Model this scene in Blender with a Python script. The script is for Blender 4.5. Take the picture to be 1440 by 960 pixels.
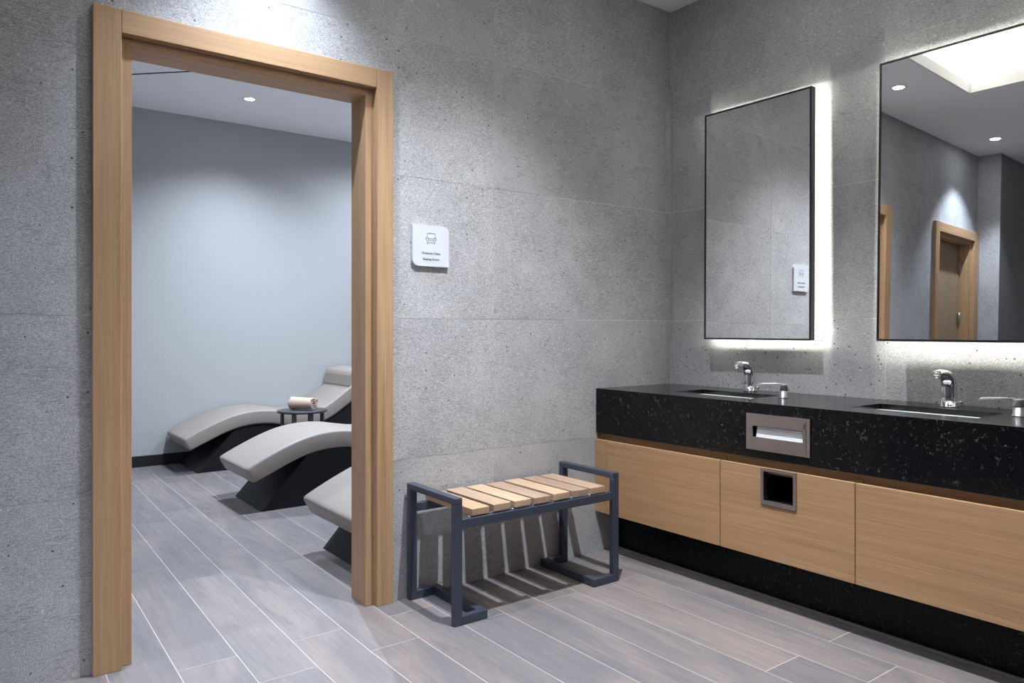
import bpy, bmesh, math, random
from mathutils import Vector, Matrix
random.seed(7)
for o in list(bpy.data.objects): bpy.data.objects.remove(o)
SC = bpy.context.scene
COL = SC.collection

# ---------------------------------------------------------------- camera
cam = bpy.data.cameras.new('camera'); camo = bpy.data.objects.new('camera', cam); COL.objects.link(camo)
camo.location = (0, 0, 1.16)
camo.rotation_euler = (math.radians(90), 0, -math.radians(90-53.0575))
cam.sensor_width = 36; cam.lens = 1043/1440*36; cam.shift_y = -17/1440
cam.clip_start = 0.05
SC.camera = camo
# ---------------------------------------------------------------- world, exposure
w = bpy.data.worlds.new('world'); SC.world = w; w.use_nodes = True
w.node_tree.nodes['Background'].inputs[0].default_value = (0.6, 0.65, 0.75, 1)
w.node_tree.nodes['Background'].inputs[1].default_value = 0.05
SC.view_settings.view_transform = 'Standard'; SC.view_settings.look = 'None'
SC.view_settings.gamma = 1; SC.view_settings.exposure = 0.54
SC.view_settings.use_curve_mapping = False
# ---------------------------------------------------------------- light settings (used by the lamp builders)
SPOT_COL = (0.76, 0.86, 1.0)
ROOM_SPOT_W = 230
REST_SPOT_W = 285
COVE_COL = (1.0, 0.98, 0.90); COVE_W = 4.0
LED_COL = (1.0, 0.98, 0.86); LED_W = 2.1

# ---------------------------------------------------------------- layout
XB, YA, ZC = 3.268, 2.84, 2.967        # right wall plane, door wall plane, ceiling
XL, YN = -3.2, -2.6                    # other walls of the wash room
Y2a, Y2b, X2a, X2b, ZC2 = 3.0, 6.89, 0.2, 4.2, 3.03   # rest room beyond the door

# ================================================================ helpers
class MB:
    def __init__(s): s.v = []; s.f = []; s.sm = []
    def add(s, vs, fs, smooth=False, M=None):
        n = len(s.v)
        for p in vs:
            p = Vector(p); s.v.append(M @ p if M is not None else p)
        for f in fs: s.f.append([i+n for i in f]); s.sm.append(smooth)
        return s
    def box(s, x0, x1, y0, y1, z0, z1, M=None, bev=0):
        if bev > 0:
            bm = bmesh.new(); bmesh.ops.create_cube(bm, size=1)
            for v in bm.verts: v.co = Vector(((x0+x1)/2+v.co.x*(x1-x0), (y0+y1)/2+v.co.y*(y1-y0), (z0+z1)/2+v.co.z*(z1-z0)))
            bmesh.ops.bevel(bm, geom=bm.edges[:], offset=bev, segments=1 if bev < .004 else 3, affect='EDGES', profile=.5)
            bm.verts.index_update()
            s.add([v.co.copy() for v in bm.verts], [[v.index for v in f.verts] for f in bm.faces], bev >= .004, M); bm.free()
            return s
        return s.add([(x0,y0,z0),(x1,y0,z0),(x1,y1,z0),(x0,y1,z0),(x0,y0,z1),(x1,y0,z1),(x1,y1,z1),(x0,y1,z1)],
              [(0,3,2,1),(4,5,6,7),(0,1,5,4),(1,2,6,5),(2,3,7,6),(3,0,4,7)], False, M)
    def slab(s, ax, a0, a1, u0, u1, v0, v1, holes=()):
        """board normal to axis ax between a0,a1 with rectangular holes (u,v = the other two axes in order)"""
        us = sorted({u0, u1, *[min(max(h[i], u0), u1) for h in holes for i in (0, 1)]})
        vs = sorted({v0, v1, *[min(max(h[i], v0), v1) for h in holes for i in (2, 3)]})
        def solid(i, j):
            if i < 0 or j < 0 or i >= len(us)-1 or j >= len(vs)-1: return False
            cu, cv = (us[i]+us[i+1])/2, (vs[j]+vs[j+1])/2
            return not any(h[0] < cu < h[1] and h[2] < cv < h[3] for h in holes)
        def P(a, u, v): return {0: (a, u, v), 1: (u, a, v), 2: (u, v, a)}[ax]
        idx = {}; V = []; Fs = []
        def vi(a, i, j):
            k = (a, i, j)
            if k not in idx: idx[k] = len(V); V.append(P(a0 if a == 0 else a1, us[i], vs[j]))
            return idx[k]
        for i in range(len(us)-1):
            for j in range(len(vs)-1):
                if not solid(i, j): continue
                Fs.append([vi(0,i,j), vi(0,i,j+1), vi(0,i+1,j+1), vi(0,i+1,j)])
                Fs.append([vi(1,i,j), vi(1,i+1,j), vi(1,i+1,j+1), vi(1,i,j+1)])
                if not solid(i-1, j): Fs.append([vi(0,i,j), vi(1,i,j), vi(1,i,j+1), vi(0,i,j+1)])
                if not solid(i+1, j): Fs.append([vi(0,i+1,j), vi(0,i+1,j+1), vi(1,i+1,j+1), vi(1,i+1,j)])
                if not solid(i, j-1): Fs.append([vi(0,i,j), vi(0,i+1,j), vi(1,i+1,j), vi(1,i,j)])
                if not solid(i, j+1): Fs.append([vi(0,i,j+1), vi(1,i,j+1), vi(1,i+1,j+1), vi(0,i+1,j+1)])
        return s.add(V, Fs)
    def prism(s, pts, ax, a0, a1, smooth=False, M=None):
        n = len(pts)
        def P(a, u, v): return {0: (a, u, v), 1: (u, a, v), 2: (u, v, a)}[ax]
        V = [P(a0, *p) for p in pts]+[P(a1, *p) for p in pts]
        s.add(V, [list(range(n))[::-1], list(range(n, 2*n))], False, M)
        return s.add(V, [[i, (i+1) % n, n+(i+1) % n, n+i] for i in range(n)], smooth, M)
    def loft(s, rings, smooth=True, M=None, caps=True):
        n = len(rings[0]); V = [p for r in rings for p in r]; Fs = []
        for k in range(len(rings)-1):
            for i in range(n):
                Fs.append([k*n+i, k*n+(i+1) % n, (k+1)*n+(i+1) % n, (k+1)*n+i])
        if caps: Fs.append(list(range(n))[::-1]); Fs.append([(len(rings)-1)*n+i for i in range(n)])
        return s.add(V, Fs, smooth, M)
    def lathe(s, prof, c=(0,0,0), n=32, M=None, smooth=True):
        rings = [[(c[0]+r*math.cos(2*math.pi*i/n), c[1]+r*math.sin(2*math.pi*i/n), c[2]+z) for i in range(n)] for r, z in prof]
        return s.loft(rings, smooth, M)
    def sweep(s, path, rad, n=16, ell=None, M=None):
        """tube along path, rad per point; ell = (side factor, up factor)"""
        rings = []
        for k, p in enumerate(path):
            p = Vector(p); a = Vector(path[max(k-1, 0)]); b = Vector(path[min(k+1, len(path)-1)])
            t = (b-a).normalized(); side = Vector((0, 1, 0)) if abs(t.y) < .9 else Vector((1, 0, 0))
            up = t.cross(side).normalized(); side = up.cross(t).normalized()
            r = rad[k]; e = ell[k] if ell else (1, 1)
            rings.append([p+side*r*e[0]*math.cos(2*math.pi*i/n)+up*r*e[1]*math.sin(2*math.pi*i/n) for i in range(n)])
        return s.loft(rings, True, M)
ORI = {}
def tag(o, label=None, cat=None, group=None, kind=None):
    if label: o['label'] = label
    if cat: o['category'] = cat
    if group: o['group'] = group
    if kind: o['kind'] = kind
    return o
def thing(name, loc, label, cat, group=None, M=None, kind=None):
    o = bpy.data.objects.new(name, None); COL.objects.link(o)
    o.empty_display_size = .1
    if M is not None: o.matrix_world = M; ORI[o.name] = Vector((0,0,0))
    else: o.location = loc; ORI[o.name] = Vector(loc)
    return tag(o, label, cat, group, kind)
def build(name, mb, mat, parent=None, loc=None, label=None, bevel=0, subd=0):
    """mesh object from world coordinates (or coordinates local to a rotated thing)"""
    org = ORI[parent.name] if parent else Vector(loc or (0,0,0))
    me = bpy.data.meshes.new(name)
    me.from_pydata([tuple(v-org) for v in mb.v], [], mb.f)
    for p, sm in zip(me.polygons, mb.sm): p.use_smooth = sm
    me.materials.append(mat); me.validate(); 
    bm = bmesh.new(); bm.from_mesh(me); bmesh.ops.recalc_face_normals(bm, faces=bm.faces[:]); bm.to_mesh(me); bm.free()
    o = bpy.data.objects.new(name, me); COL.objects.link(o)
    if parent: o.parent = parent; ORI[o.name] = org
    else: o.location = org; ORI[o.name] = org
    if label: o['label'] = label
    if bevel:
        m = o.modifiers.new('bevel', 'BEVEL'); m.width = bevel; m.segments = 2; m.limit_method = 'ANGLE'; m.angle_limit = math.radians(40)
    if subd:
        m = o.modifiers.new('sub', 'SUBSURF'); m.levels = subd; m.render_levels = subd
    return o
def struct(name, mb, mat, loc=(0,0,0), **k):
    o = build(name, mb, mat, None, loc, **k); o['kind'] = 'structure'; return o
def copy_tree(o, parent=None):
    c = o.copy(); COL.objects.link(c); c.parent = parent
    ORI[c.name] = ORI.get(o.name, Vector((0,0,0)))
    for ch in list(o.children): copy_tree(ch, c)
    return c
def area(parent, loc, size, watts, col, direction, sizey=None, name='light'):
    l = bpy.data.lights.new(name, 'AREA'); l.shape = 'RECTANGLE'; l.size = size; l.size_y = sizey or size
    l.energy = watts; l.color = col
    o = bpy.data.objects.new(name, l); COL.objects.link(o)
    o.parent = parent; o.location = loc
    o.rotation_euler = direction
    return o

# ================================================================ materials
def mat(name, base=(.5,.5,.5), rough=.5, metal=0, spec=.5, emit=None, es=0):
    m = bpy.data.materials.new(name); m.use_nodes = True
    b = m.node_tree.nodes['Principled BSDF']
    b.inputs['Base Color'].default_value = (*base, 1); b.inputs['Roughness'].default_value = rough
    b.inputs['Metallic'].default_value = metal; b.inputs['Specular IOR Level'].default_value = spec
    if emit: b.inputs['Emission Color'].default_value = (*emit, 1); b.inputs['Emission Strength'].default_value = es
    return m
class NT:
    def __init__(s, m): s.t = m.node_tree; s.b = s.t.nodes['Principled BSDF']
    def n(s, typ, **k):
        x = s.t.nodes.new(typ)
        for a, v in k.items():
            if a.startswith('_'): setattr(x, a[1:], v)
            else: x.inputs[a.replace('__', ' ')].default_value = v
        return x
    def l(s, a, b): s.t.links.new(a, b)
    def coord(s, scale=(1,1,1), world=False, rnd=0, rot=(0,0,0)):
        src = s.n('ShaderNodeNewGeometry').outputs['Position'] if world else s.n('ShaderNodeTexCoord').outputs['Object']
        if rnd:
            oi = s.n('ShaderNodeObjectInfo'); mu = s.n('ShaderNodeVectorMath', _operation='SCALE')
            cx = s.n('ShaderNodeCombineXYZ', Y=.37, Z=.71); s.l(oi.outputs['Random'], cx.inputs[0])
            s.l(cx.outputs[0], mu.inputs[0]); s.l(oi.outputs['Random'], mu.inputs['Scale'])
            m2 = s.n('ShaderNodeVectorMath', _operation='SCALE'); m2.inputs['Scale'].default_value = rnd; s.l(mu.outputs[0], m2.inputs[0])
            ad = s.n('ShaderNodeVectorMath', _operation='ADD'); s.l(src, ad.inputs[0]); s.l(m2.outputs[0], ad.inputs[1]); src = ad.outputs[0]
        mp = s.n('ShaderNodeMapping'); mp.inputs['Scale'].default_value = scale; mp.inputs['Rotation'].default_value = rot
        s.l(src, mp.inputs[0]); return mp.outputs[0]
    def noise(s, co, scale, detail=4, rough=.55, dist=0):
        x = s.n('ShaderNodeTexNoise', Scale=scale, Detail=detail, Roughness=rough, Distortion=dist); s.l(co, x.inputs['Vector']); return x.outputs['Fac']
    def ramp(s, fac, stops):
        r = s.n('ShaderNodeValToRGB'); e = r.color_ramp.elements
        for i, (p, c) in enumerate(stops):
            el = e[i] if i < 2 else e.new(p)
            el.position = p; el.color = (*c, 1) if len(c) == 3 else c
        s.l(fac, r.inputs[0]); return r.outputs[0]
    def gray(s, fac, a, b, lo=0, hi=1):
        mr = s.n('ShaderNodeMapRange'); mr.inputs[1].default_value = a; mr.inputs[2].default_value = b
        mr.inputs[3].default_value = lo; mr.inputs[4].default_value = hi; s.l(fac, mr.inputs[0]); return mr.outputs[0]
    def mix(s, fac, a, b, mode='MIX'):
        x = s.n('ShaderNodeMix', _data_type='RGBA', _blend_type=mode)
        for sock, v in ((x.inputs[0], fac), (x.inputs[6], a), (x.inputs[7], b)):
            if hasattr(v, 'is_linked'): s.l(v, sock)
            elif isinstance(v, (int, float)): sock.default_value = v
            else: sock.default_value = (*v, 1)
        return x.outputs[2]
    def bump(s, h, strength=.2, dist=.002):
        x = s.n('ShaderNodeBump', Strength=strength, Distance=dist); s.l(h, x.inputs['Height']); s.l(x.outputs[0], s.b.inputs['Normal'])

def concrete(name, c=(.44,.442,.458), axis=1):
    """grey stone-look porcelain: fine horizontal dashes, light chips and dark pits"""
    m = mat(name, c, .62, spec=.35); t = NT(m)
    co = t.coord(world=True, rnd=9)
    st = t.coord((42, 42, 330), world=True, rnd=9)
    big = t.noise(co, 3.2, 3); 
    dash = t.noise(st, 1.0, 4, .65)
    fine = t.noise(t.coord((1, 1, 1.7), world=True, rnd=9), 210, 2, .75)
    chips = t.noise(co, 75, 4, .62)
    zone = t.noise(co, 9, 4, .6)
    col = t.mix(t.gray(big, .3, .7), tuple(x*.90 for x in c), tuple(x*1.10 for x in c))
    col = t.mix(t.gray(fine, .35, .68), t.mix(1.0, col, (.60,.60,.60), 'MULTIPLY'), t.mix(1.0, col, (1.36,1.36,1.36), 'MULTIPLY'))
    dm = t.n('ShaderNodeMath', _operation='MULTIPLY'); t.l(t.gray(dash, .50, .60), dm.inputs[0]); t.l(t.gray(zone, .42, .6, .12, .62), dm.inputs[1])
    col = t.mix(dm.outputs[0], col, tuple(x*.42 for x in c))
    cm = t.n('ShaderNodeMath', _operation='MULTIPLY'); t.l(t.gray(chips, .62, .72), cm.inputs[0]); cm.inputs[1].default_value = .7
    col = t.mix(cm.outputs[0], col, tuple(min(1, x*1.75) for x in c))
    v = t.n('ShaderNodeTexVoronoi', Scale=34); t.l(co, v.inputs['Vector'])
    sel = t.n('ShaderNodeSeparateColor'); t.l(v.outputs['Color'], sel.inputs[0])
    pm = t.n('ShaderNodeMath', _operation='MULTIPLY'); t.l(t.gray(v.outputs['Distance'], .10, .16, 1, 0), pm.inputs[0]); t.l(t.gray(sel.outputs[0], .86, .88), pm.inputs[1])
    col = t.mix(pm.outputs[0], col, tuple(x*.18 for x in c))
    t.l(col, t.b.inputs['Base Color'])
    hs = t.n('ShaderNodeMath', _operation='ADD'); t.l(fine, hs.inputs[0]); t.l(dash, hs.inputs[1]); t.bump(hs.outputs[0], .35, .0012)
    return m
def wood(name, grain_axis, light=(.48,.318,.188), dark=(.345,.208,.110), scale=1.0, rough=.48, contrast=1.0):
    m = mat(name, light, rough, spec=.4); t = NT(m)
    s = [42*scale]*3; s[grain_axis] = 1.0*scale
    co = t.coord(tuple(s), rnd=37)
    s2 = [150*scale]*3; s2[grain_axis] = 3.0*scale
    co2 = t.coord(tuple(s2), rnd=37)
    s3 = [5*scale]*3; s3[grain_axis] = .45*scale
    n1 = t.noise(co, 1.0, 4, .6, 1.1); n2 = t.noise(co2, 1.0, 3, .6); n3 = t.noise(t.coord(tuple(s3), rnd=37), 1.0, 3, .5, .6)
    col = t.mix(t.gray(n1, .30, .74, 0, contrast), light, dark)
    col = t.mix(t.gray(n2, .45, .75, 0, .55*contrast), col, tuple(x*.72 for x in dark))
    col = t.mix(t.gray(n3, .35, .7, 0, .5), col, (light[0]*1.03, light[1]*.93, light[2]*.86))
    t.l(col, t.b.inputs['Base Color']); t.bump(n2, .12, .0006)
    return m
def plank_mat():
    m = mat('wood_look_porcelain', (.4,.36,.36), .42, spec=.45); t = NT(m)
    oi = t.n('ShaderNodeObjectInfo')
    co = t.coord((6, 1.5, 6), rnd=53); co2 = t.coord((60, 3.2, 60), rnd=53); co3 = t.coord((3.2, .75, 3.2), rnd=53)
    n1 = t.noise(co, 1.0, 5, .6, 1.6); n2 = t.noise(co2, 1.0, 4, .65, .4); n3 = t.noise(co3, 1.0, 3, .5, 1.2)
    grey = t.mix(oi.outputs['Random'], (.140,.134,.147), (.178,.162,.168))
    rosy = (.226,.190,.183)
    col = t.mix(t.gray(n3, .42, .62), grey, rosy)
    col = t.mix(t.gray(n1, .48, .72, 0, .75), col, (.120,.119,.130))
    col = t.mix(t.gray(n1, .25, .42, .5, 0), col, (.27,.232,.215))
    col = t.mix(t.gray(n2, .40, .72, 0, .26), col, (.10,.088,.088))
    t.l(col, t.b.inputs['Base Color']); t.l(t.gray(n2, .3, .7, .36, .50), t.b.inputs['Roughness'])
    t.bump(n2, .10, .0006)
    return m
def stone_mat():
    m = mat('black_stone', (.006,.006,.008), .2, spec=.8); t = NT(m)
    co = t.coord(world=True); n0 = t.noise(co, 6, 4, .6)
    zn = t.noise(co, 3.6, 3, .6)
    d = t.n('ShaderNodeTexNoise', Scale=14, Detail=5, Roughness=.6); t.l(co, d.inputs['Vector'])
    vm = t.n('ShaderNodeVectorMath', _operation='MULTIPLY_ADD'); t.l(d.outputs['Color'], vm.inputs[0]); vm.inputs[1].default_value = (.11,.11,.11); t.l(co, vm.inputs[2])
    v = t.n('ShaderNodeTexVoronoi', Scale=22, _feature='DISTANCE_TO_EDGE'); t.l(vm.outputs[0], v.inputs['Vector'])
    vein = t.gray(v.outputs['Distance'], 0, .028, 1, 0)
    fl = t.noise(co, 55, 5, .7)
    mk = t.n('ShaderNodeMath', _operation='MULTIPLY'); t.l(vein, mk.inputs[0]); t.l(t.gray(fl, .52, .66), mk.inputs[1])
    mk2 = t.n('ShaderNodeMath', _operation='MULTIPLY'); t.l(mk.outputs[0], mk2.inputs[0]); t.l(t.gray(zn, .42, .62, .35, .9), mk2.inputs[1])
    col = t.mix(t.gray(n0, .4, .7), (.0025,.0025,.0045), (.005,.005,.005))
    fk = t.n('ShaderNodeMath', _operation='MULTIPLY'); t.l(t.gray(fl, .63, .72), fk.inputs[0]); t.l(t.gray(zn, .45, .65, .06, .25), fk.inputs[1])
    col = t.mix(fk.outputs[0], col, (.16,.17,.16))
    col = t.mix(mk2.outputs[0], col, (.24,.235,.22))
    t.l(col, t.b.inputs['Base Color']); return m
def fabric(name, c, rough=.5):
    m = mat(name, c, rough, spec=.4); t = NT(m); n = t.noise(t.coord(), 900, 2); t.bump(n, .08, .0004); return m

M_TILE = concrete('grey_stone_tile'); M_JOINT = mat('pale_grout', (.80,.80,.80), .8)
M_FJOINT = mat('floor_grout', (.47,.445,.445), .8)
M_PLANK = plank_mat()
M_WOODZ = wood('oak_upright', 2); M_WOODX = wood('oak_lengthwise', 0)
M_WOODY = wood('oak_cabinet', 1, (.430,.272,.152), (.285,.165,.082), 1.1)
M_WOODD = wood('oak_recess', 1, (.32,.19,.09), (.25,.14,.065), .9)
M_DOOR = wood('oak_door_leaf', 2, (.34,.25,.17), (.25,.18,.12))
M_STONE = stone_mat(); M_STONEF = stone_mat(); M_STONEF.name = 'black_stone_apron'; M_STONEF.node_tree.nodes['Principled BSDF'].inputs['Specular IOR Level'].default_value = .28
M_STONE2 = stone_mat(); M_STONE2.name = 'black_stone_plinth'
M_STONE2.node_tree.nodes['Principled BSDF'].inputs['Roughness'].default_value = .25; M_STONE2.node_tree.nodes['Principled BSDF'].inputs['Specular IOR Level'].default_value = .15
M_CEIL = mat('ceiling_paint', (.86,.86,.88), .9); M_WHITE = mat('white_cove_paint', (.74,.74,.73), .8)
def paper():
    m = mat('pale_blue_grey_wallpaper', (.40,.42,.45), .75); t = NT(m)
    n = t.noise(t.coord((60,60,9), world=True), 3, 4, .7); n2 = t.noise(t.coord((9,9,60), world=True), 3, 4, .7)
    a = t.n('ShaderNodeMath', _operation='ADD'); t.l(n, a.inputs[0]); t.l(n2, a.inputs[1])
    t.l(t.mix(t.gray(a.outputs[0], .7, 1.3), (.362,.366,.370), (.408,.412,.417)), t.b.inputs['Base Color']); return m
M_PAPER = paper()
M_BASE = mat('black_skirting', (.008,.008,.011), .4)
M_DARKPANEL = mat('unlit_dark_panel', (.24,.24,.25), .5)  # dark panel colour that also holds the shade of an unlit wall
M_STEEL = mat('brushed_steel', (.44,.40,.385), .34, 1.0)
M_STEELD = mat('dark_steel', (.22,.21,.21), .4, 1.0)
M_CHROME = mat('chrome', (.78,.78,.80), .07, 1.0)
M_PUMP = mat('satin_steel', (.50,.50,.51), .34, 1.0)
M_BLACK = mat('black_inside', (.004,.004,.005), .6)
M_BFRAME = mat('black_metal_frame', (.012,.012,.015), .35, .0)
M_MIRROR = mat('mirror_glass', (.93,.94,.94), .0, 1.0)
M_BENCH = mat('slate_blue_metal', (.045,.054,.084), .42, .15)
M_CERAMIC = mat('white_ceramic', (.82,.83,.85), .15)
M_TISSUE = mat('white_paper', (.86,.87,.92), .9)
M_SIGN = mat('white_sign', (.60,.63,.68), .35); M_INK = mat('dark_ink', (.10,.13,.15), .6)
M_LEATHER = fabric('grey_beige_leatherette', (.285,.248,.222), .45)
M_LBASE = mat('charcoal_gloss_base', (.010,.010,.013), .5, spec=.28)
M_TABLE = mat('dark_lacquer', (.040,.037,.043), .35)
M_TOWEL = fabric('blush_terry', (.50,.365,.295), .95); 
NT(M_TOWEL).bump(NT(M_TOWEL).noise(NT(M_TOWEL).coord(), 260, 3, .7), .5, .003)
M_LENS = mat('downlight_lens', (.9,.9,.9), .4, emit=(.88,.94,1.0), es=60)
M_RING = mat('white_trim_ring', (.8,.8,.8), .5)
M_LED = mat('led_strip', (.9,.9,.85), .5, emit=LED_COL, es=6)
M_COVELED = mat('cove_led', (.9,.9,.85), .5, emit=COVE_COL, es=6)
TEAK = [wood('teak_slat_%s' % n, 1, l, d, 1.3, .6) for n, l, d in (
    ('honey', (.46,.315,.21), (.30,.185,.11)), ('ash', (.42,.31,.23), (.27,.18,.125)), ('pale', (.52,.385,.27), (.36,.245,.16)), ('rose', (.38,.265,.20), (.24,.15,.105)))]

# ================================================================ setting: walls
D1 = (.369, 1.487)      # door to the rest room, outer casing
D2 = (-1.280, -.398)    # second door
zs_ = [0, .600, 1.208, 1.823, 2.425, ZC]
def tile_grid(parent, ax, a0, a1, us, holes, skip=None):
    for i in range(len(us)-1):
        for j in range(len(zs_)-1):
            u0, u1, v0, v1 = us[i]+.0008, us[i+1]-.0008, zs_[j]+.0008, zs_[j+1]-.0008
            hs = []
            full = False
            for h in holes:
                if h[0] <= u0 and h[1] >= u1 and h[2] <= v0 and h[3] >= v1: full = True
                if h[0] < u1 and h[1] > u0 and h[2] < v1 and h[3] > v0: hs.append(h)
            if full or u1-u0 < .004: continue
            build('tile', MB().slab(ax, a0, a1, u0, u1, v0, v1, hs), M_TILE, parent)
holesA = [(D1[0]+.03, D1[1]-.03, -1, 2.22), (D2[0]+.03, D2[1]-.03, -1, 2.22)]
wl = struct('wall_left', MB().slab(1, YA+.0014, Y2a-.002, XL, XB+.2, 0, ZC+.35, holesA), M_JOINT)
tile_grid(wl, 1, YA, YA+.0013, [-1.29, -.374, .826, 2.026, 3.226, XB], holesA)
wr = struct('wall_right', MB().slab(0, XB+.0014, XB+.15, YN, YA, 0, ZC), M_JOINT)
tile_grid(wr, 0, XB, XB+.0013, [YN, -1.982, -.782, .418, 1.618, 2.818, YA], [])
struct('wall_near', MB().slab(1, YN-.15, YN, XL, XB, 0, ZC), M_TILE)
struct('wall_side', MB().slab(0, XL-.15, XL, YN, YA, 0, ZC), M_TILE)
# short return wall and dark panelled wall beyond the second door, its unlit shade in the colour
struct('wall_return', MB().box(-1.31, -1.292, 2.655, YA, 0, ZC-.001), M_TILE)
struct('wall_dark', MB().box(XL+.001, -1.311, 2.66, YA-.001, 0, ZC-.001), M_DARKPANEL)
# rest room shell
struct('wall_far', MB().box(X2a, X2b, Y2b, Y2b+.12, 0, ZC2), M_PAPER)
struct('wall_rest_left', MB().box(X2a-.12, X2a, Y2a, Y2b, 0, ZC2), M_PAPER)
struct('wall_rest_right', MB().box(X2b, X2b+.12, Y2a, Y2b, 0, ZC2), M_PAPER)
struct('ceiling_rest', MB().box(X2a-.1, X2b+.1, Y2a+.001, Y2b+.1, ZC2, ZC2+.08), M_CEIL)
struct('baseboard_far', MB().box(X2a, X2b, Y2b-.014, Y2b-.0005, 0.0005, .094, bev=.002), M_BASE)
struct('trim_1', MB().box(-.6, .6, -.006, .006, -.004, 0, M=Matrix.Translation((1.0, 6.06, ZC2-.0005)) @ Matrix.Rotation(math.radians(-45), 4, 'Z')), M_BASE)
# ceiling of the wash room with its cove recess
CX0, CX1, CY0, CY1 = .49, 2.70, -1.10, 2.236
struct('ceiling', MB().slab(2, ZC, ZC+.055, XL, XB, YN, YA, [(CX0, CX1, CY0, CY1)]), M_CEIL)
# recess above: sides set back behind the lip, flat top
G = .16
rc = MB(); rc.slab(2, ZC+.26, ZC+.30, CX0-G-.03, CX1+G+.03, CY0-G-.03, CY1+G+.03)
rc.slab(2, ZC+.0555, ZC+.2595, CX0-G-.03, CX1+G+.03, CY0-G-.03, CY1+G+.03, [(CX0-G, CX1+G, CY0-G, CY1+G)])
struct('ceiling_cove', rc, M_WHITE)
lp = MB().slab(2, ZC-.0008, ZC+.075, CX0-.012, CX1+.012, CY0-.012, CY1+.012, [(CX0+.002, CX1-.002, CY0+.002, CY1-.002)])
struct('trim_2', lp, M_WHITE)

# ================================================================ floor
fl = MB(); fl.box(XL-.1, X2b+.1, YN-.1, Y2b+.1, -.05, -.0005)
FL = struct('floor', fl, M_FJOINT)
def off(y): return .020*max(0, y-2.45)
for k in range(-16, 22):
    x0, x1 = .2*k, .2*k+.2
    ph = 2.445 if k % 2 == 0 else 2.695
    n0 = int(math.floor((YN-ph)/1.2))
    for n in range(n0, 6):
        y0, y1 = ph+1.2*n, ph+1.2*n+1.2
        y0 = max(y0, YN); y1 = min(y1, Y2b)
        if y1-y0 < .03: continue
        if x0 >= 2.9 and y1 < 3.1: continue
        if y1 > 2.9 and y0 > 2.84 and (x1 < .15 or x0 > 4.15): continue
        if x0 < -1.6 and y0 > -10 and (n % 2 == 0 and x0 < -2.4): continue
        g = .0015; mbp = MB()
        a = [(x0+g+off(y0), y0+g), (x1-g+off(y0), y0+g), (x1-g+off(y1), y1-g), (x0+g+off(y1), y1-g)]
        if y0 < 2.45 < y1: a = [a[0], a[1], (x1-g, 2.45), a[2], a[3], (x0+g, 2.45)]
        mbp.prism(a, 2, -.0004, 0)
        build('plank', mbp, M_PLANK, FL)

# ================================================================ doors
def door_frame(name, X, leaf=False):
    d = bpy.data.objects.new(name, None); COL.objects.link(d); d.location = ((X[0]+X[1])/2, YA, 0); ORI[d.name] = d.location.copy(); d['kind'] = 'structure'
    a, b = X; yf, ys, yb = 2.815, 2.848, 2.985
    ci, so, zt, zc, zo = .086, .037, 2.25, 2.170, 2.138
    build('side_casing', MB().box(a, a+ci, yf, YA+.001, 0, zt, bev=.0018), M_WOODZ, d)
    build('side_casing', MB().box(b-ci*.88, b, yf, YA+.001, 0, zt, bev=.0018), M_WOODZ, d)
    build('head_casing', MB().box(a+ci+.0006, b-ci*.88-.0006, yf+.001, YA+.001, zc, zt, bev=.0018), M_WOODX, d)
    build('side_jamb', MB().box(a+ci-.03, a+ci+so, ys, yb, 0, zo+.03, bev=.0015), M_WOODZ, d)
    build('side_jamb', MB().box(b-ci*.88-so, b-ci*.88+.03, ys, yb, 0, zo+.03, bev=.0015), M_WOODZ, d)
    build('head_jamb', MB().box(a+ci+so-.002, b-ci*.88-so+.002, ys, yb, zo, zo+.06, bev=.0015), M_WOODX, d)
    # thin lips joining casing and jamb
    build('side_return', MB().box(a+ci-.012, a+ci+.0012, yf+.006, ys+.002, 0, zc+.01), M_WOODZ, d)
    build('side_return', MB().box(b-ci*.88-.0012, b-ci*.88+.012, yf+.006, ys+.002, 0, zc+.01), M_WOODZ, d)
    build('head_return', MB().box(a+ci+.0012, b-ci*.88-.0012, yf+.006, ys+.03, zc-.0012, zc+.02), M_WOODX, d)
    if leaf:
        lf = build('door_leaf', MB().box(a+ci+so+.004, b-ci*.88-so-.003, 2.93, 2.97, .008, zo-.004, bev=.002), M_DOOR, d)
        for z in (.35, 1.47, 1.94):
            h = MB().box(a+ci+so+.002, a+ci+so+.045, 2.921, 2.93, z-.045, z+.045)
            h.lathe([(.008, -.05), (.008, .05)], (a+ci+so+.012, 2.918, z), 12)
            build('hinge', h, M_STEEL, lf)
        hd = MB(); hd.sweep([(b-.19, 2.93, 1.03), (b-.19, 2.885, 1.03), (b-.20, 2.875, 1.03), (b-.31, 2.875, 1.03)], [.009]*4, 12)
        hd.lathe([(.024, 0), (.024, .006)], n=24, M=Matrix.Translation((b-.19, 2.93, 1.03)) @ Matrix.Rotation(math.radians(90), 4, 'X'))
        build('door_handle', hd, M_STEEL, lf)
    return d
door_frame('door_1', D1)
door_frame('door_2', D2, True)

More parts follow.
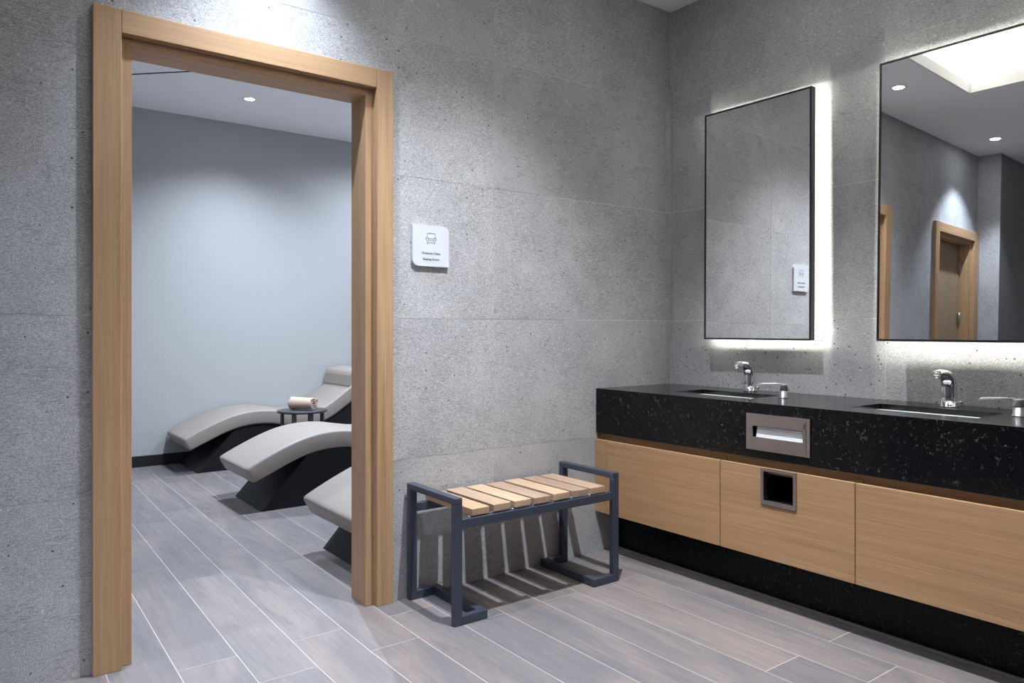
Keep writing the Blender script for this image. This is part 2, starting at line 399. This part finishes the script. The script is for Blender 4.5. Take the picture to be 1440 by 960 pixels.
# ================================================================ ceiling lamps
def downlight(x, y, z, label, watts, group, ang=100, blend=.55, col=SPOT_COL, rad=.028):
    t = thing('ceiling_downlight', (x, y, z), label, 'ceiling light', group)
    build('trim_ring', MB().lathe([(.036, -.001), (.037, -.004), (.052, -.005), (.054, -.001)], (x, y, z), 32), M_RING, t)
    build('lens', MB().lathe([(.0355, -.0015), (.0355, -.0028)], (x, y, z), 32), M_LENS, t)
    l = bpy.data.lights.new('downlight_beam', 'SPOT'); l.energy = watts; l.color = col
    l.spot_size = math.radians(ang); l.spot_blend = blend; l.shadow_soft_size = rad
    o = bpy.data.objects.new('downlight_beam', l); COL.objects.link(o); o.parent = t; o.location = (0, 0, -.008)
    return t
gw = 'recessed downlights of the wash room'
downlight(.950, 2.515, ZC, 'round recessed downlight in the ceiling above the doorway with the loungers', ROOM_SPOT_W*.70, gw, 94, 1.0)
downlight(-.80, 2.53, ZC, 'round recessed downlight in the ceiling above the second door, seen in the large mirror', ROOM_SPOT_W*.48, gw, 84, .6)
downlight(1.75, 1.89, ZC+.26, 'round downlight set in the raised cove ceiling, in front of the slatted bench', ROOM_SPOT_W*1.65, gw, 94, 1.0, (.93,.96,1.0), .022)
downlight(1.75, .30, ZC+.26, 'added, unseen round downlight in the raised cove ceiling, farther from the door wall', ROOM_SPOT_W*.95, gw, 90, .9, (.93,.96,1.0))  # unseen lamp, added for more light in the wash room
downlight(-.80, .6, ZC, 'added, unseen round recessed downlight in the flat ceiling left of the cove, outside the photo', ROOM_SPOT_W*.5, gw, 110, .6)  # extra lamp out of view, added for the light it gives
gr = 'recessed downlights of the rest room'
downlight(1.916, 6.09, ZC2, 'round recessed downlight seen through the doorway, over the farthest lounger', REST_SPOT_W*.55, gr, 128, 1.0, rad=.016)
downlight(1.75, 4.45, ZC2, 'round recessed downlight over the foot of the middle lounger', REST_SPOT_W*1.05, gr, 150, 1.0, rad=.016)
downlight(3.35, 6.0, ZC2, 'round recessed downlight over the head of the farthest lounger', REST_SPOT_W*.6, gr, 158, 1.0)
downlight(3.35, 4.45, ZC2, 'round recessed downlight over the head of the middle lounger', REST_SPOT_W*.6, gr, 158, 1.0)
# hidden led strips lying on the ledge of the cove
cv = thing('cove_light', ((CX0+CX1)/2, (CY0+CY1)/2, ZC+.06), 'white led strip light hidden on the ledge round the raised cove ceiling', 'strip light')
zz = ZC+.062
for (x0, x1, y0, y1) in ((CX0-G+.02, CX1+G-.02, CY1+.06, CY1+.07), (CX0-G+.02, CX1+G-.02, CY0-.07, CY0-.06), (CX0-.07, CX0-.06, CY0-.03, CY1+.03), (CX1+.06, CX1+.07, CY0-.03, CY1+.03)):
    s = build('led_strip', MB().box(x0, x1, y0, y1, zz-.004, zz), M_COVELED, cv)
    L = max(x1-x0, y1-y0)
    lx, ly = (x0+x1)/2-cv.location.x, (y0+y1)/2-cv.location.y
    rot = (math.pi, 0, 0)
    area(cv, (lx, ly, zz-cv.location.z+.004), x1-x0+.02, COVE_W*L, COVE_COL, rot, y1-y0+.02, 'strip_light')

# ================================================================ back-lit mirrors
def mirror(phi, offx, Y0, tau, y0, y1, z0, z1, label, standz):
    n = Vector((math.cos(phi)*math.cos(tau), math.sin(phi)*math.cos(tau), math.sin(tau)))
    tv = Vector((-math.sin(phi), math.cos(phi), 0)); wv = n.cross(tv)
    yc, zc = (y0+y1)/2, (z0+z1)/2
    P0 = Vector((offx, Y0, 1.7))
    x = offx-((yc-Y0)*n.y+(zc-1.7)*n.z)/n.x
    M = Matrix.Translation((x, yc, zc)) @ Matrix((n, tv, wv)).transposed().to_4x4()
    W, Hh, dep = (y1-y0)/2, (z1-z0)/2, .034
    t = thing('backlit_mirror', None, label, 'mirror', 'wall mirrors over the wash basins', M)
    fw = .0085
    fr = MB().slab(0, -.002, dep-.002, -W, W, -Hh, Hh, [(-W+fw, W-fw, -Hh+fw, Hh-fw)])
    build('frame', fr, M_BFRAME, t)
    build('mirror_glass', MB().box(0, .005, -W+fw+.0003, W-fw-.0003, -Hh+fw+.0003, Hh-fw-.0003), M_MIRROR, t)
    build('back_panel', MB().box(.0055, .009, -W+fw, W-fw, -Hh+fw, Hh-fw), M_BFRAME, t)
    st = XB-x-.006-abs(math.tan(tau))*Hh*.55
    build('mounting_box', MB().box(.0095, st, -W*.5, W*.5, -Hh*.55, Hh*.55), M_BFRAME, t)
    ins = .0185
    for (a0, a1, b0, b1) in ((-W+ins, W-ins, Hh-ins-.006, Hh-ins), (-W+ins, W-ins, -Hh+ins, -Hh+ins+.006), (-W+ins, -W+ins+.006, -Hh+ins, Hh-ins), (W-ins-.006, W-ins, -Hh+ins, Hh-ins)):
        build('led_strip', MB().box(.0095, .011, a0, a1, b0, b1), M_LED, t)
        L = max(a1-a0, b1-b0)
        # area lamp shining along local +x (towards the wall)
        area(t, (.0125, (a0+a1)/2, (b0+b1)/2), b1-b0, LED_W*L, LED_COL, (0, -math.pi/2, 0), a1-a0, 'strip_light')
    return t
mirror(.012, 3.162, 2.1, -.006, 1.907, 2.511, 1.108, 2.285, 'tall black-framed backlit mirror nearest the room corner, with the wall sign reflected in it', .1)
mirror(.004, 3.10, 1.5, -.0245, .960, 1.564, 1.111, 2.277, 'tall black-framed backlit mirror at the right edge, reflecting the ceiling and a second door', .16)

# ================================================================ vanity
XV = 2.685; YE = .15
ct = thing('stone_countertop', (2.97, 1.5, .62), 'long black stone wash counter with deep front apron and two sunken basins', 'countertop')
S = [(2.838, 3.075, 2.005, 2.455), (2.838, 3.075, 1.085, 1.545)]
build('top_slab', MB().slab(2, .830, .852, XV+.0012, XB-.001, YE, YA-.001, S), M_STONE, ct)
DS = (1.651, 1.883, .711, .757)
build('front_edge', MB().box(XV+.0006, XV+.0011, YE, YA-.001, .8297, .8517), M_STONEF, ct)
build('front_apron', MB().slab(0, XV+.0006, XV+.022, YE, YA-.001, .622, .8295, [(DS[0]-.02, DS[1]+.02, .69, .775)]), M_STONEF, ct)

def cabinet(y0, y1, label, hole=None):
    t = thing('vanity_cabinet', (2.9, (y0+y1)/2, .21), label, 'cabinet')
    g = .0018
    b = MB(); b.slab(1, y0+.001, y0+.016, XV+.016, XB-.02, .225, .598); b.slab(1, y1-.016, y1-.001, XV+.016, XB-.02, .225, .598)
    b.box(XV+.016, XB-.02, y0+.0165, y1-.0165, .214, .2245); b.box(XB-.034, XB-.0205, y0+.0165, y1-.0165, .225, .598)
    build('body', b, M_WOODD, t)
    hs = [hole] if hole else []
    build('front_panel', MB().slab(0, 2.677, 2.696, y0+g, y1-g, .213, .588, hs), M_WOODY, t, bevel=.0012)
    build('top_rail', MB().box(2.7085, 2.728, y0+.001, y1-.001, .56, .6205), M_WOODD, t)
    return t
build_f = thing('filler_panel', (2.69, 2.8, .21), 'narrow oak filler strip between first cabinet and the tiled door wall', 'panel')
build('front_panel', MB().box(2.677, 2.696, 2.7535, YA-.001, .213, .588, bev=.0012), M_WOODY, build_f)
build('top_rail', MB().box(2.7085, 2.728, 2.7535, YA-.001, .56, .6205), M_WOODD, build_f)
cabinet(2.046, 2.7525, 'oak vanity cabinet behind the bench, nearest the room corner')
BH = (1.681, 1.834, .443, .585)
cab2 = cabinet(1.4375, 2.046, 'oak vanity cabinet with a square waste opening in its front', BH)
cabinet(.83, 1.4375, 'oak vanity cabinet at the right edge, plain front, beside the waste opening cabinet')
pl = thing('plinth', (2.82, 1.5, 0), 'black stone recessed plinth below the oak vanity cabinets', 'plinth')
build('plinth_board', MB().box(2.812, 2.83, 1.319, YA-.001, .0005, .213), M_STONE2, pl)
build('plinth_board', MB().box(2.812, 2.83, YE+.1, 1.3175, .0005, .213), M_STONE2, pl)
sk = thing('floor_sealing_strip', (2.80, 1.5, 0), 'thin grey metal sealing strip along the foot of the black plinth', 'trim strip')
build('strip_profile', MB().prism([(2.7975, .0005), (2.7975, .004), (2.804, .0045), (2.806, .013), (2.8115, .013), (2.8115, .0005)], 1, YE+.1, YA-.001), mat('grey_strip', (.19,.18,.185), .4, .4), sk)

# waste opening: parts of the middle cabinet
build('waste_frame', MB().slab(0, 2.671, 2.6765, 1.677, 1.838, .438, .5885, [(1.690, 1.825, .456, .5755)]), M_STEEL, cab2, bevel=.001, label='square brushed steel frame of the waste opening')
build('waste_chute', MB().slab(0, 2.6770, 2.95, 1.6835, 1.8315, .4465, .5825, [(1.6865, 1.8285, .4495, .5795)]), M_STEELD, cab2, label='dark steel chute inside the waste opening')
build('waste_chute_back', MB().box(2.93, 2.945, 1.688, 1.827, .451, .578), M_BLACK, cab2)

# paper towel dispenser in the apron
dp = thing('paper_towel_dispenser', (2.68, 1.767, .66), 'brushed steel paper towel dispenser set in the black stone apron', 'dispenser')
build('face_plate', MB().slab(0, XV-.006, XV+.0002, 1.621, 1.914, .656, .8075, [(DS[0], DS[1], DS[2], DS[3])]), M_STEEL, dp, bevel=.0012)
build('inner_door', MB().slab(0, XV-.0078, XV-.0062, 1.638, 1.897, .668, .796, [(DS[0], DS[1], DS[2], DS[3])]), M_STEEL, dp)
build('lock', MB().box(XV-.0095, XV-.0079, 1.6425, 1.6465, .765, .787), M_STEELD, dp)
bx = MB().slab(0, XV+.001, XV+.05, DS[0]-.015, DS[1]+.015, DS[2]-.012, DS[3]+.012, [(DS[0]-.012, DS[1]+.012, DS[2]-.009, DS[3]+.009)])
bx.box(XV+.05, XV+.052, DS[0]-.015, DS[1]+.015, DS[2]-.012, DS[3]+.012)
build('housing', bx, M_BLACK, dp)
pt = thing('paper_towels', (XV+.03, 1.765, .70), 'white folded paper towels showing in the slot of the steel dispenser', 'paper towel')
pm = MB()
for i in range(5): pm.box(XV+.004+.0005*i, XV+.045, DS[0]+.003+.002*i, DS[1]-.010-.001*i, DS[2]-.006+.0098*i, DS[2]-.006+.0098*i+.0096, bev=.0015)
build('towel_stack', pm, M_TISSUE, pt)

# basins
def basin(s, label):
    x0, x1, y0, y1 = s; t = thing('wash_basin', ((x0+x1)/2, (y0+y1)/2, .70), label, 'sink', 'sunken basins of the stone counter')
    def ring(x0, x1, y0, y1, z, r, n=6):
        pts = []
        for cx, cy, a in ((x1-r, y1-r, 0), (x0+r, y1-r, 90), (x0+r, y0+r, 180), (x1-r, y0+r, 270)):
            for k in range(n+1):
                an = math.radians(a+90*k/n); pts.append((cx+r*math.cos(an), cy+r*math.sin(an), z))
        return pts
    e = .010
    R = [ring(x0-.02, x1+.02, y0-.02, y1+.02, .8295, .03), ring(x0+e*0, x1-e*0, y0+e*0, y1-e*0, .8293, .02), ring(x0+.004, x1-.004, y0+.004, y1-.004, .80, .03),
         ring(x0+.012, x1-.012, y0+.012, y1-.012, .735, .04), ring(x0+.03, x1-.03, y0+.03, y1-.03, .715, .04), ring(x0+.09, x1-.09, y0+.16, y1-.16, .708, .02)]
    R += [ring(x0+.09, x1-.09, y0+.16, y1-.16, .695, .02), ring(x0+.01, x1-.01, y0+.01, y1-.01, .70, .04), ring(x0-.006, x1+.006, y0-.006, y1+.006, .735, .04), ring(x0-.02, x1+.02, y0-.02, y1+.02, .822, .03)]
    m = MB(); n = len(R[0]); V = [p for r in R for p in r]; Fs = []
    for k in range(len(R)):
        k2 = (k+1) % len(R)
        if k == 5: Fs.append([5*n+i for i in range(n)]); Fs.append([6*n+i for i in range(n)][::-1]); continue
        for i in range(n): Fs.append([k*n+i, k*n+(i+1) % n, k2*n+(i+1) % n, k2*n+i])
    m.add(V, Fs, True); build('bowl', m, M_CERAMIC, t)
    build('drain', MB().lathe([(.0, .0), (.022, .0), (.024, .002), (.020, .004), (0.001, .003)], ((x0+x1)/2, (y0+y1)/2, .7085), 24), M_CHROME, t)
basin(S[0], 'white basin sunk in the black counter below the corner mirror')
basin(S[1], 'white basin sunk in the black counter below the right-hand mirror')

# faucets
def faucet(x, y, label):
    t = thing('faucet', (x, y, .852), label, 'faucet', 'chrome sensor faucets')
    z = .852; b = MB()
    path = [(0, 0, .0), (0, 0, .006), (0, 0, .007), (-.001, 0, .04), (-.002, 0, .08), (-.006, 0, .102), (-.018, 0, .120), (-.036, 0, .132), (-.062, 0, .139), (-.090, 0, .140), (-.112, 0, .136), (-.120, 0, .132)]
    path = [(x+p[0], y, z+p[2]) for p in path]
    rad = [.033, .033, .0305, .0298, .0292, .0288, .0275, .0245, .0205, .0175, .0155, .011]
    ell = [(1,1)]*5+[(1,.95), (1,.85), (1.02,.72), (1.05,.62), (1.1,.58), (1.1,.58), (1,.5)]
    b.sweep(path, rad, 28, ell); build('body', b, M_CHROME, t)
    build('spout_outlet', MB().lathe([(.0085, -.010), (.0095, .004)], (x-.106, y, z+.128), 20), M_CHROME, t)
    sm = Matrix.Translation((x-.0255, y-.004, z+.028)) @ Matrix.Rotation(math.radians(-90), 4, 'Y') @ Matrix.Scale(1.5, 4, (1, 0, 0))
    build('sensor_window', MB().lathe([(.0105, -.004), (.0105, .0012), (.006, .0022), (.001, .0024)], n=24, M=sm), M_BLACK, t)
    k = MB(); k.sweep([(x+.004, y-.022, z+.022), (x+.004, y-.038, z+.022), (x+.004, y-.040, z+.022), (x+.004, y-.048, z+.022)], [.004, .004, .0075, .006], 14)
    build('temperature_knob', k, M_CHROME, t)
faucet(3.165, 2.238, 'chrome sensor faucet at the basin below the corner mirror')
faucet(3.160, 1.312, 'chrome sensor faucet at the basin below the right-hand mirror')
# soap pumps
def soap(x, y, label):
    t = thing('soap_pump', (x, y, .852), label, 'soap dispenser', 'chrome soap pumps')
    build('collar', MB().lathe([(.0215, 0), (.0215, .004), (.0175, .0045), (.0175, .030), (.0160, .031), (.0160, .034)], (x, y, .852), 28), M_PUMP, t)
    build('pump_head', MB().lathe([(.0185, .034), (.0185, .060), (.0172, .062), (.001, .062)], (x, y, .852), 28), M_PUMP, t)
    b = MB(); p = [(x, y+.010, .9125), (x-.01, y+.045, .9135), (x-.025, y+.085, .912), (x-.033, y+.108, .909), (x-.036, y+.116, .903)]
    b.sweep([(q[0], q[1], q[2]) for q in p], [.0042, .0040, .0036, .0034, .0030], 12); build('nozzle', b, M_PUMP, t)
soap(2.985, 1.935, 'chrome soap pump on the counter between the two basins')
soap(3.015, 1.022, 'chrome soap pump at the right edge of the photo, beside the right-hand basin')

# ================================================================ wall sign
sg = thing('wall_sign', (1.68, YA, 1.527), 'white room sign with an armchair icon and two lines of text by the doorway', 'sign')
x0, x1, z0, z1, r = 1.587, 1.772, 1.437, 1.6175, .028
pts = [(x0, z1)] + [(x1-r+r*math.sin(math.radians(a)), z1-r+r*math.cos(math.radians(a))) for a in range(0, 91, 10)] + [(x1, z0)] + [(x0+r-r*math.sin(math.radians(a)), z0+r-r*math.cos(math.radians(a))) for a in range(0, 91, 10)]
build('sign_plate', MB().prism(pts, 1, YA-.014, YA-.0002), M_SIGN, sg, bevel=.0008)
def flat_text(s, x, z, size, name):
    c = bpy.data.curves.new(name, 'FONT'); c.body = s; c.size = size; c.align_x = 'CENTER'; c.extrude = .0003; c.offset = size*.008
    tmp = bpy.data.objects.new('tmp', c); COL.objects.link(tmp)
    me = bpy.data.meshes.new_from_object(tmp, depsgraph=bpy.context.evaluated_depsgraph_get()); bpy.data.objects.remove(tmp)
    o = bpy.data.objects.new(name, me); me.materials.append(M_INK); COL.objects.link(o); o.parent = sg
    o.location = (x-sg.location.x, YA-.0145-sg.location.y, z-sg.location.z); o.rotation_euler = (math.pi/2, 0, 0); return o
flat_text('Dinlenme Odası', 1.679, 1.490, .0145, 'lettering')
flat_text('Resting Room', 1.679, 1.464, .0145, 'lettering')
ic = MB()
def stroke(p, w=.0013):
    for a, b in zip(p[:-1], p[1:]):
        d = (Vector(b)-Vector(a)); L = d.length
        if L < 1e-6: continue
        d /= L; nn = Vector((-d.y, d.x))*w/2; A = Vector(a)-d*w/2; B = Vector(b)+d*w/2
        q = [A-nn, B-nn, B+nn, A+nn]
        ic.add([(v.x, YA-.0148, v.y) for v in q]+[(v.x, YA-.0140, v.y) for v in q], [(0,1,2,3),(7,6,5,4),(0,4,5,1),(1,5,6,2),(2,6,7,3),(3,7,4,0)])
cx, cz = 1.679, 1.556
def arc(cx_, cz_, r, a0, a1, n=6): return [(cx_+r*math.cos(math.radians(a0+(a1-a0)*i/n)), cz_+r*math.sin(math.radians(a0+(a1-a0)*i/n))) for i in range(n+1)]
stroke([(cx-.021, cz+.004)]+arc(cx-.013, cz+.019, .008, 180, 90)+arc(cx+.013, cz+.019, .008, 90, 0)+[(cx+.021, cz+.004)])
stroke(arc(cx-.020, cz+.001, .0068, 20, 270)+[(cx-.020, cz-.014), (cx+.020, cz-.014)]+arc(cx+.020, cz+.001, .0068, -90, 160))
stroke([(cx-.0135, cz+.001), (cx-.0135, cz-.005), (cx+.0135, cz-.005), (cx+.0135, cz+.001)]); stroke([(cx-.014, cz+.003), (cx+.014, cz+.003)])
stroke([(cx-.017, cz-.014), (cx-.018, cz-.023)]); stroke([(cx+.017, cz-.014), (cx+.018, cz-.023)])
build('armchair_icon', ic, M_INK, sg)

# ================================================================ bench
bn = thing('slatted_bench', (2.0, 2.63, 0), 'low bench with slate-blue metal frame and seven wooden slats against the tiled wall', 'bench')
yf, yb = 2.440, 2.822; xl, xr = 1.556, 2.452; tw = .036; td = .026; B = .0015
for side, xa, dirn in (('l', xl, 1), ('r', xr, -1)):
    a, b = (xa, xa+tw) if dirn > 0 else (xa-tw, xa)
    fx0, fx1 = (xa+tw, xa+.157) if dirn > 0 else (xa-.157, xa-tw)
    build('leg', MB().box(a, b, yf, yf+td, 0, .4745, bev=B), M_BENCH, bn)
    build('leg', MB().box(a, b, yb-td, yb, 0, .4745, bev=B), M_BENCH, bn)
    build('armrest', MB().box(a, b, yf, yb, .475, .500, bev=B), M_BENCH, bn)
    f = MB(); f.box(fx0, fx1, yf, yf+td, 0, .036, bev=B); f.box(fx0, fx1, yb-td, yb, 0, .036, bev=B)
    c0, c1 = (fx1-tw, fx1) if dirn > 0 else (fx0, fx0+tw)
    f.box(c0, c1, yf+td+.0003, yb-td-.0003, 0, .036, bev=B)
    build('foot_loop', f, M_BENCH, bn)
for y in (yf+.001, yb-td-.001):
    rl = build('seat_rail', MB().box(xl+tw+.0003, xr-tw-.0003, y, y+td, .378, .414, bev=B), M_BENCH, bn)
    for k in range(8):
        sp = MB()
        xx = 1.636+.108*k
        sp.lathe([(.006, 0), (.006, .006)], (min(max(xx-.004, 1.602), 2.402), y+td/2, .4142), 10)
        build('spacer', sp, M_STEEL, rl)
for k in range(7):
    x0 = 1.640+.1070*k
    build('slat', MB().box(x0, x0+.0865, yf+.006, yb-.012, .4205+.001*(k % 3), .4485+.001*((k*2) % 3), bev=.0022), TEAK[(0, 1, 2, 1, 2, 3, 1)[k]], bn)

# ================================================================ loungers
def catmull(P, n=6):
    out = []
    for i in range(len(P)-1):
        p0, p1, p2, p3 = Vector(P[max(i-1, 0)]), Vector(P[i]), Vector(P[i+1]), Vector(P[min(i+2, len(P)-1)])
        for k in range(n):
            t = k/n; out.append(.5*((2*p1)+(-p0+p2)*t+(2*p0-5*p1+4*p2-p3)*t*t+(-p0+3*p1-3*p2+p3)*t**3))
    out.append(Vector(P[-1])); return out
TOP = [(1.452,.283), (1.52,.320), (1.62,.368), (1.73,.415), (1.83,.449), (1.93,.470), (2.05,.480), (2.17,.474), (2.30,.452), (2.42,.435), (2.53,.440), (2.65,.482), (2.80,.580), (2.95,.690), (3.10,.785), (3.24,.850)]
def lounger(y0, y1, label):
    X0 = 1.45; t = thing('chaise_lounger', (1.56, (y0+y1)/2, 0), label, 'lounger', 'curved loungers in the rest room')
    C = catmull(TOP, 5); n = len(C); T = .116; R = .017
    def frame(i):
        a = C[max(i-1, 0)]; b = C[min(i+1, n-1)]; tg = (b-a).normalized(); return tg, Vector((tg.y, -tg.x))
    rings = []
    yc, hw = (y0+y1)/2, (y1-y0)/2
    def ring(P, nn, w, th, r, mid):   # rounded rectangle in (y, normal)
        pts = []
        c = P+nn*mid
        for sy, sn, a in ((1, -1, -90), (1, 1, 0), (-1, 1, 90), (-1, -1, 180)):
            for k in range(5):
                an = math.radians(a+90*k/4)
                pts.append((0, (w-r)*sy+r*math.cos(an), (th/2-r)*sn+r*math.sin(an)))
        return [(c.x+nn.x*p[2], yc+p[1], c.y+nn.y*p[2]) for p in pts]
    tg, nn = frame(0); e = Vector((.020, -.004))
    for s_, shr in ((0, .013), (.003, .006), (.009, .0015)):
        rings.append(ring(C[0]+tg*s_, nn, hw-shr, .108-2*shr, max(.004, R-shr*.3), .054))
    for i in range(2, n-2):
        tg, nn = frame(i); th = min(T, .109+(i-1)*.001)
        rings.append(ring(C[i], nn, hw, th, R, th/2))
    tg, nn = frame(n-1)
    for s_, shr in ((-.012, .003), (-.004, .010), (0, .020)):
        rings.append(ring(C[-1]+tg*s_, nn, hw-shr, T-2*shr, R-shr*.3, T/2))
    m = MB(); m.loft(rings); build('cushion', m, M_LEATHER, t)
    # dark curved base
    und = []
    for i in range(n):
        tg, nn = frame(i); th = min(T, .109+i*.001)-.006
        p = C[i]+nn*th
        if 1.86 < p.x < 3.0: und.append((p.x, p.y))
    poly = [(1.56, .0), (1.70, .155), (1.80, .262)] + und + [(3.05, .58), (2.82, .0)]
    build('base', MB().prism(poly, 1, y0+.025, y1-.022), M_LBASE, t, bevel=.004)
    # head pillow
    pp = [(2.872, .632), (2.884, .740), (2.902, .778), (2.945, .797), (3.06, .806), (3.12, .800)]
    build('head_pillow', MB().prism(pp, 1, y0+.010, y1-.010, smooth=False), M_LEATHER, t, bevel=.016)
    return t
lounger(6.275, 6.868, 'grey curved lounger against the far wall, its head pillow in view')
lounger(4.70, 5.30, 'grey curved lounger on a dark base in the middle, between two others')
lounger(3.165, 3.765, 'grey curved lounger nearest the doorway, mostly hidden by the door frame')

# side table
tx, ty = 2.245, 5.80
tb = thing('side_table', (tx, ty, 0), 'small round dark side table between the two far loungers', 'table')
build('tabletop', MB().lathe([(.001, .494), (.190, .494), (.196, .497), (.196, .510), (.192, .513), (.001, .513)], (tx, ty, 0), 48), M_TABLE, tb)
for k in range(8):
    an = math.radians(22.5+45*k-20)
    M = Matrix.Translation((tx, ty, 0)) @ Matrix.Rotation(an, 4, 'Z')
    build('leg', MB().box(.158, .178, -.015, .015, .012, .4945, M=M, bev=.0015), M_TABLE, tb)
build('base_ring', MB().lathe([(.150, 0), (.190, 0), (.190, .012), (.150, .012)], (tx, ty, 0), 48), M_TABLE, tb)
# rolled towel
tw_ = thing('rolled_towel', (tx, ty, .513), 'blush pink rolled towel on the round dark side table', 'towel')
ax = Vector((.62, -.785, 0)).normalized(); sd = Vector((-ax.y, ax.x, 0))
prof = []
N = 90; turns = 3.1
for i in range(N+1):
    a = 2*math.pi*turns*i/N; r = .012+.050*i/N; prof.append((a, r))
outer = [(r*math.cos(a), r*math.sin(a)) for a, r in prof]; inner = [((r-.0105)*math.cos(a), (r-.0105)*math.sin(a)) for a, r in prof]
V = []; Fs = []
for s_ in (-1, 1):
    for (u, v) in outer+inner:
        V.append(Vector((tx+.006, ty, .513+.0445)) + sd*u*(1.12+.05*math.sin(3*s_+u*40)) + Vector((0, 0, v*(.90-.07*s_))) + ax*(s_*(.098+.005*math.sin(u*90+v*50))))
K = N+1
for i in range(N):
    Fs += [[i, i+1, 2*K+i+1, 2*K+i], [K+i+1, K+i, 3*K+i, 3*K+i+1], [i+1, i, K+i, K+i+1], [2*K+i, 2*K+i+1, 3*K+i+1, 3*K+i]]
Fs += [[0, 2*K, 3*K, K], [N, K+N, 3*K+N, 2*K+N]]
zmin = min(v.z for v in V)
V = [v+Vector((0, 0, .5135-zmin)) for v in V]
build('towel_roll', MB().add(V, Fs, False), M_TOWEL, tw_, bevel=.0015)
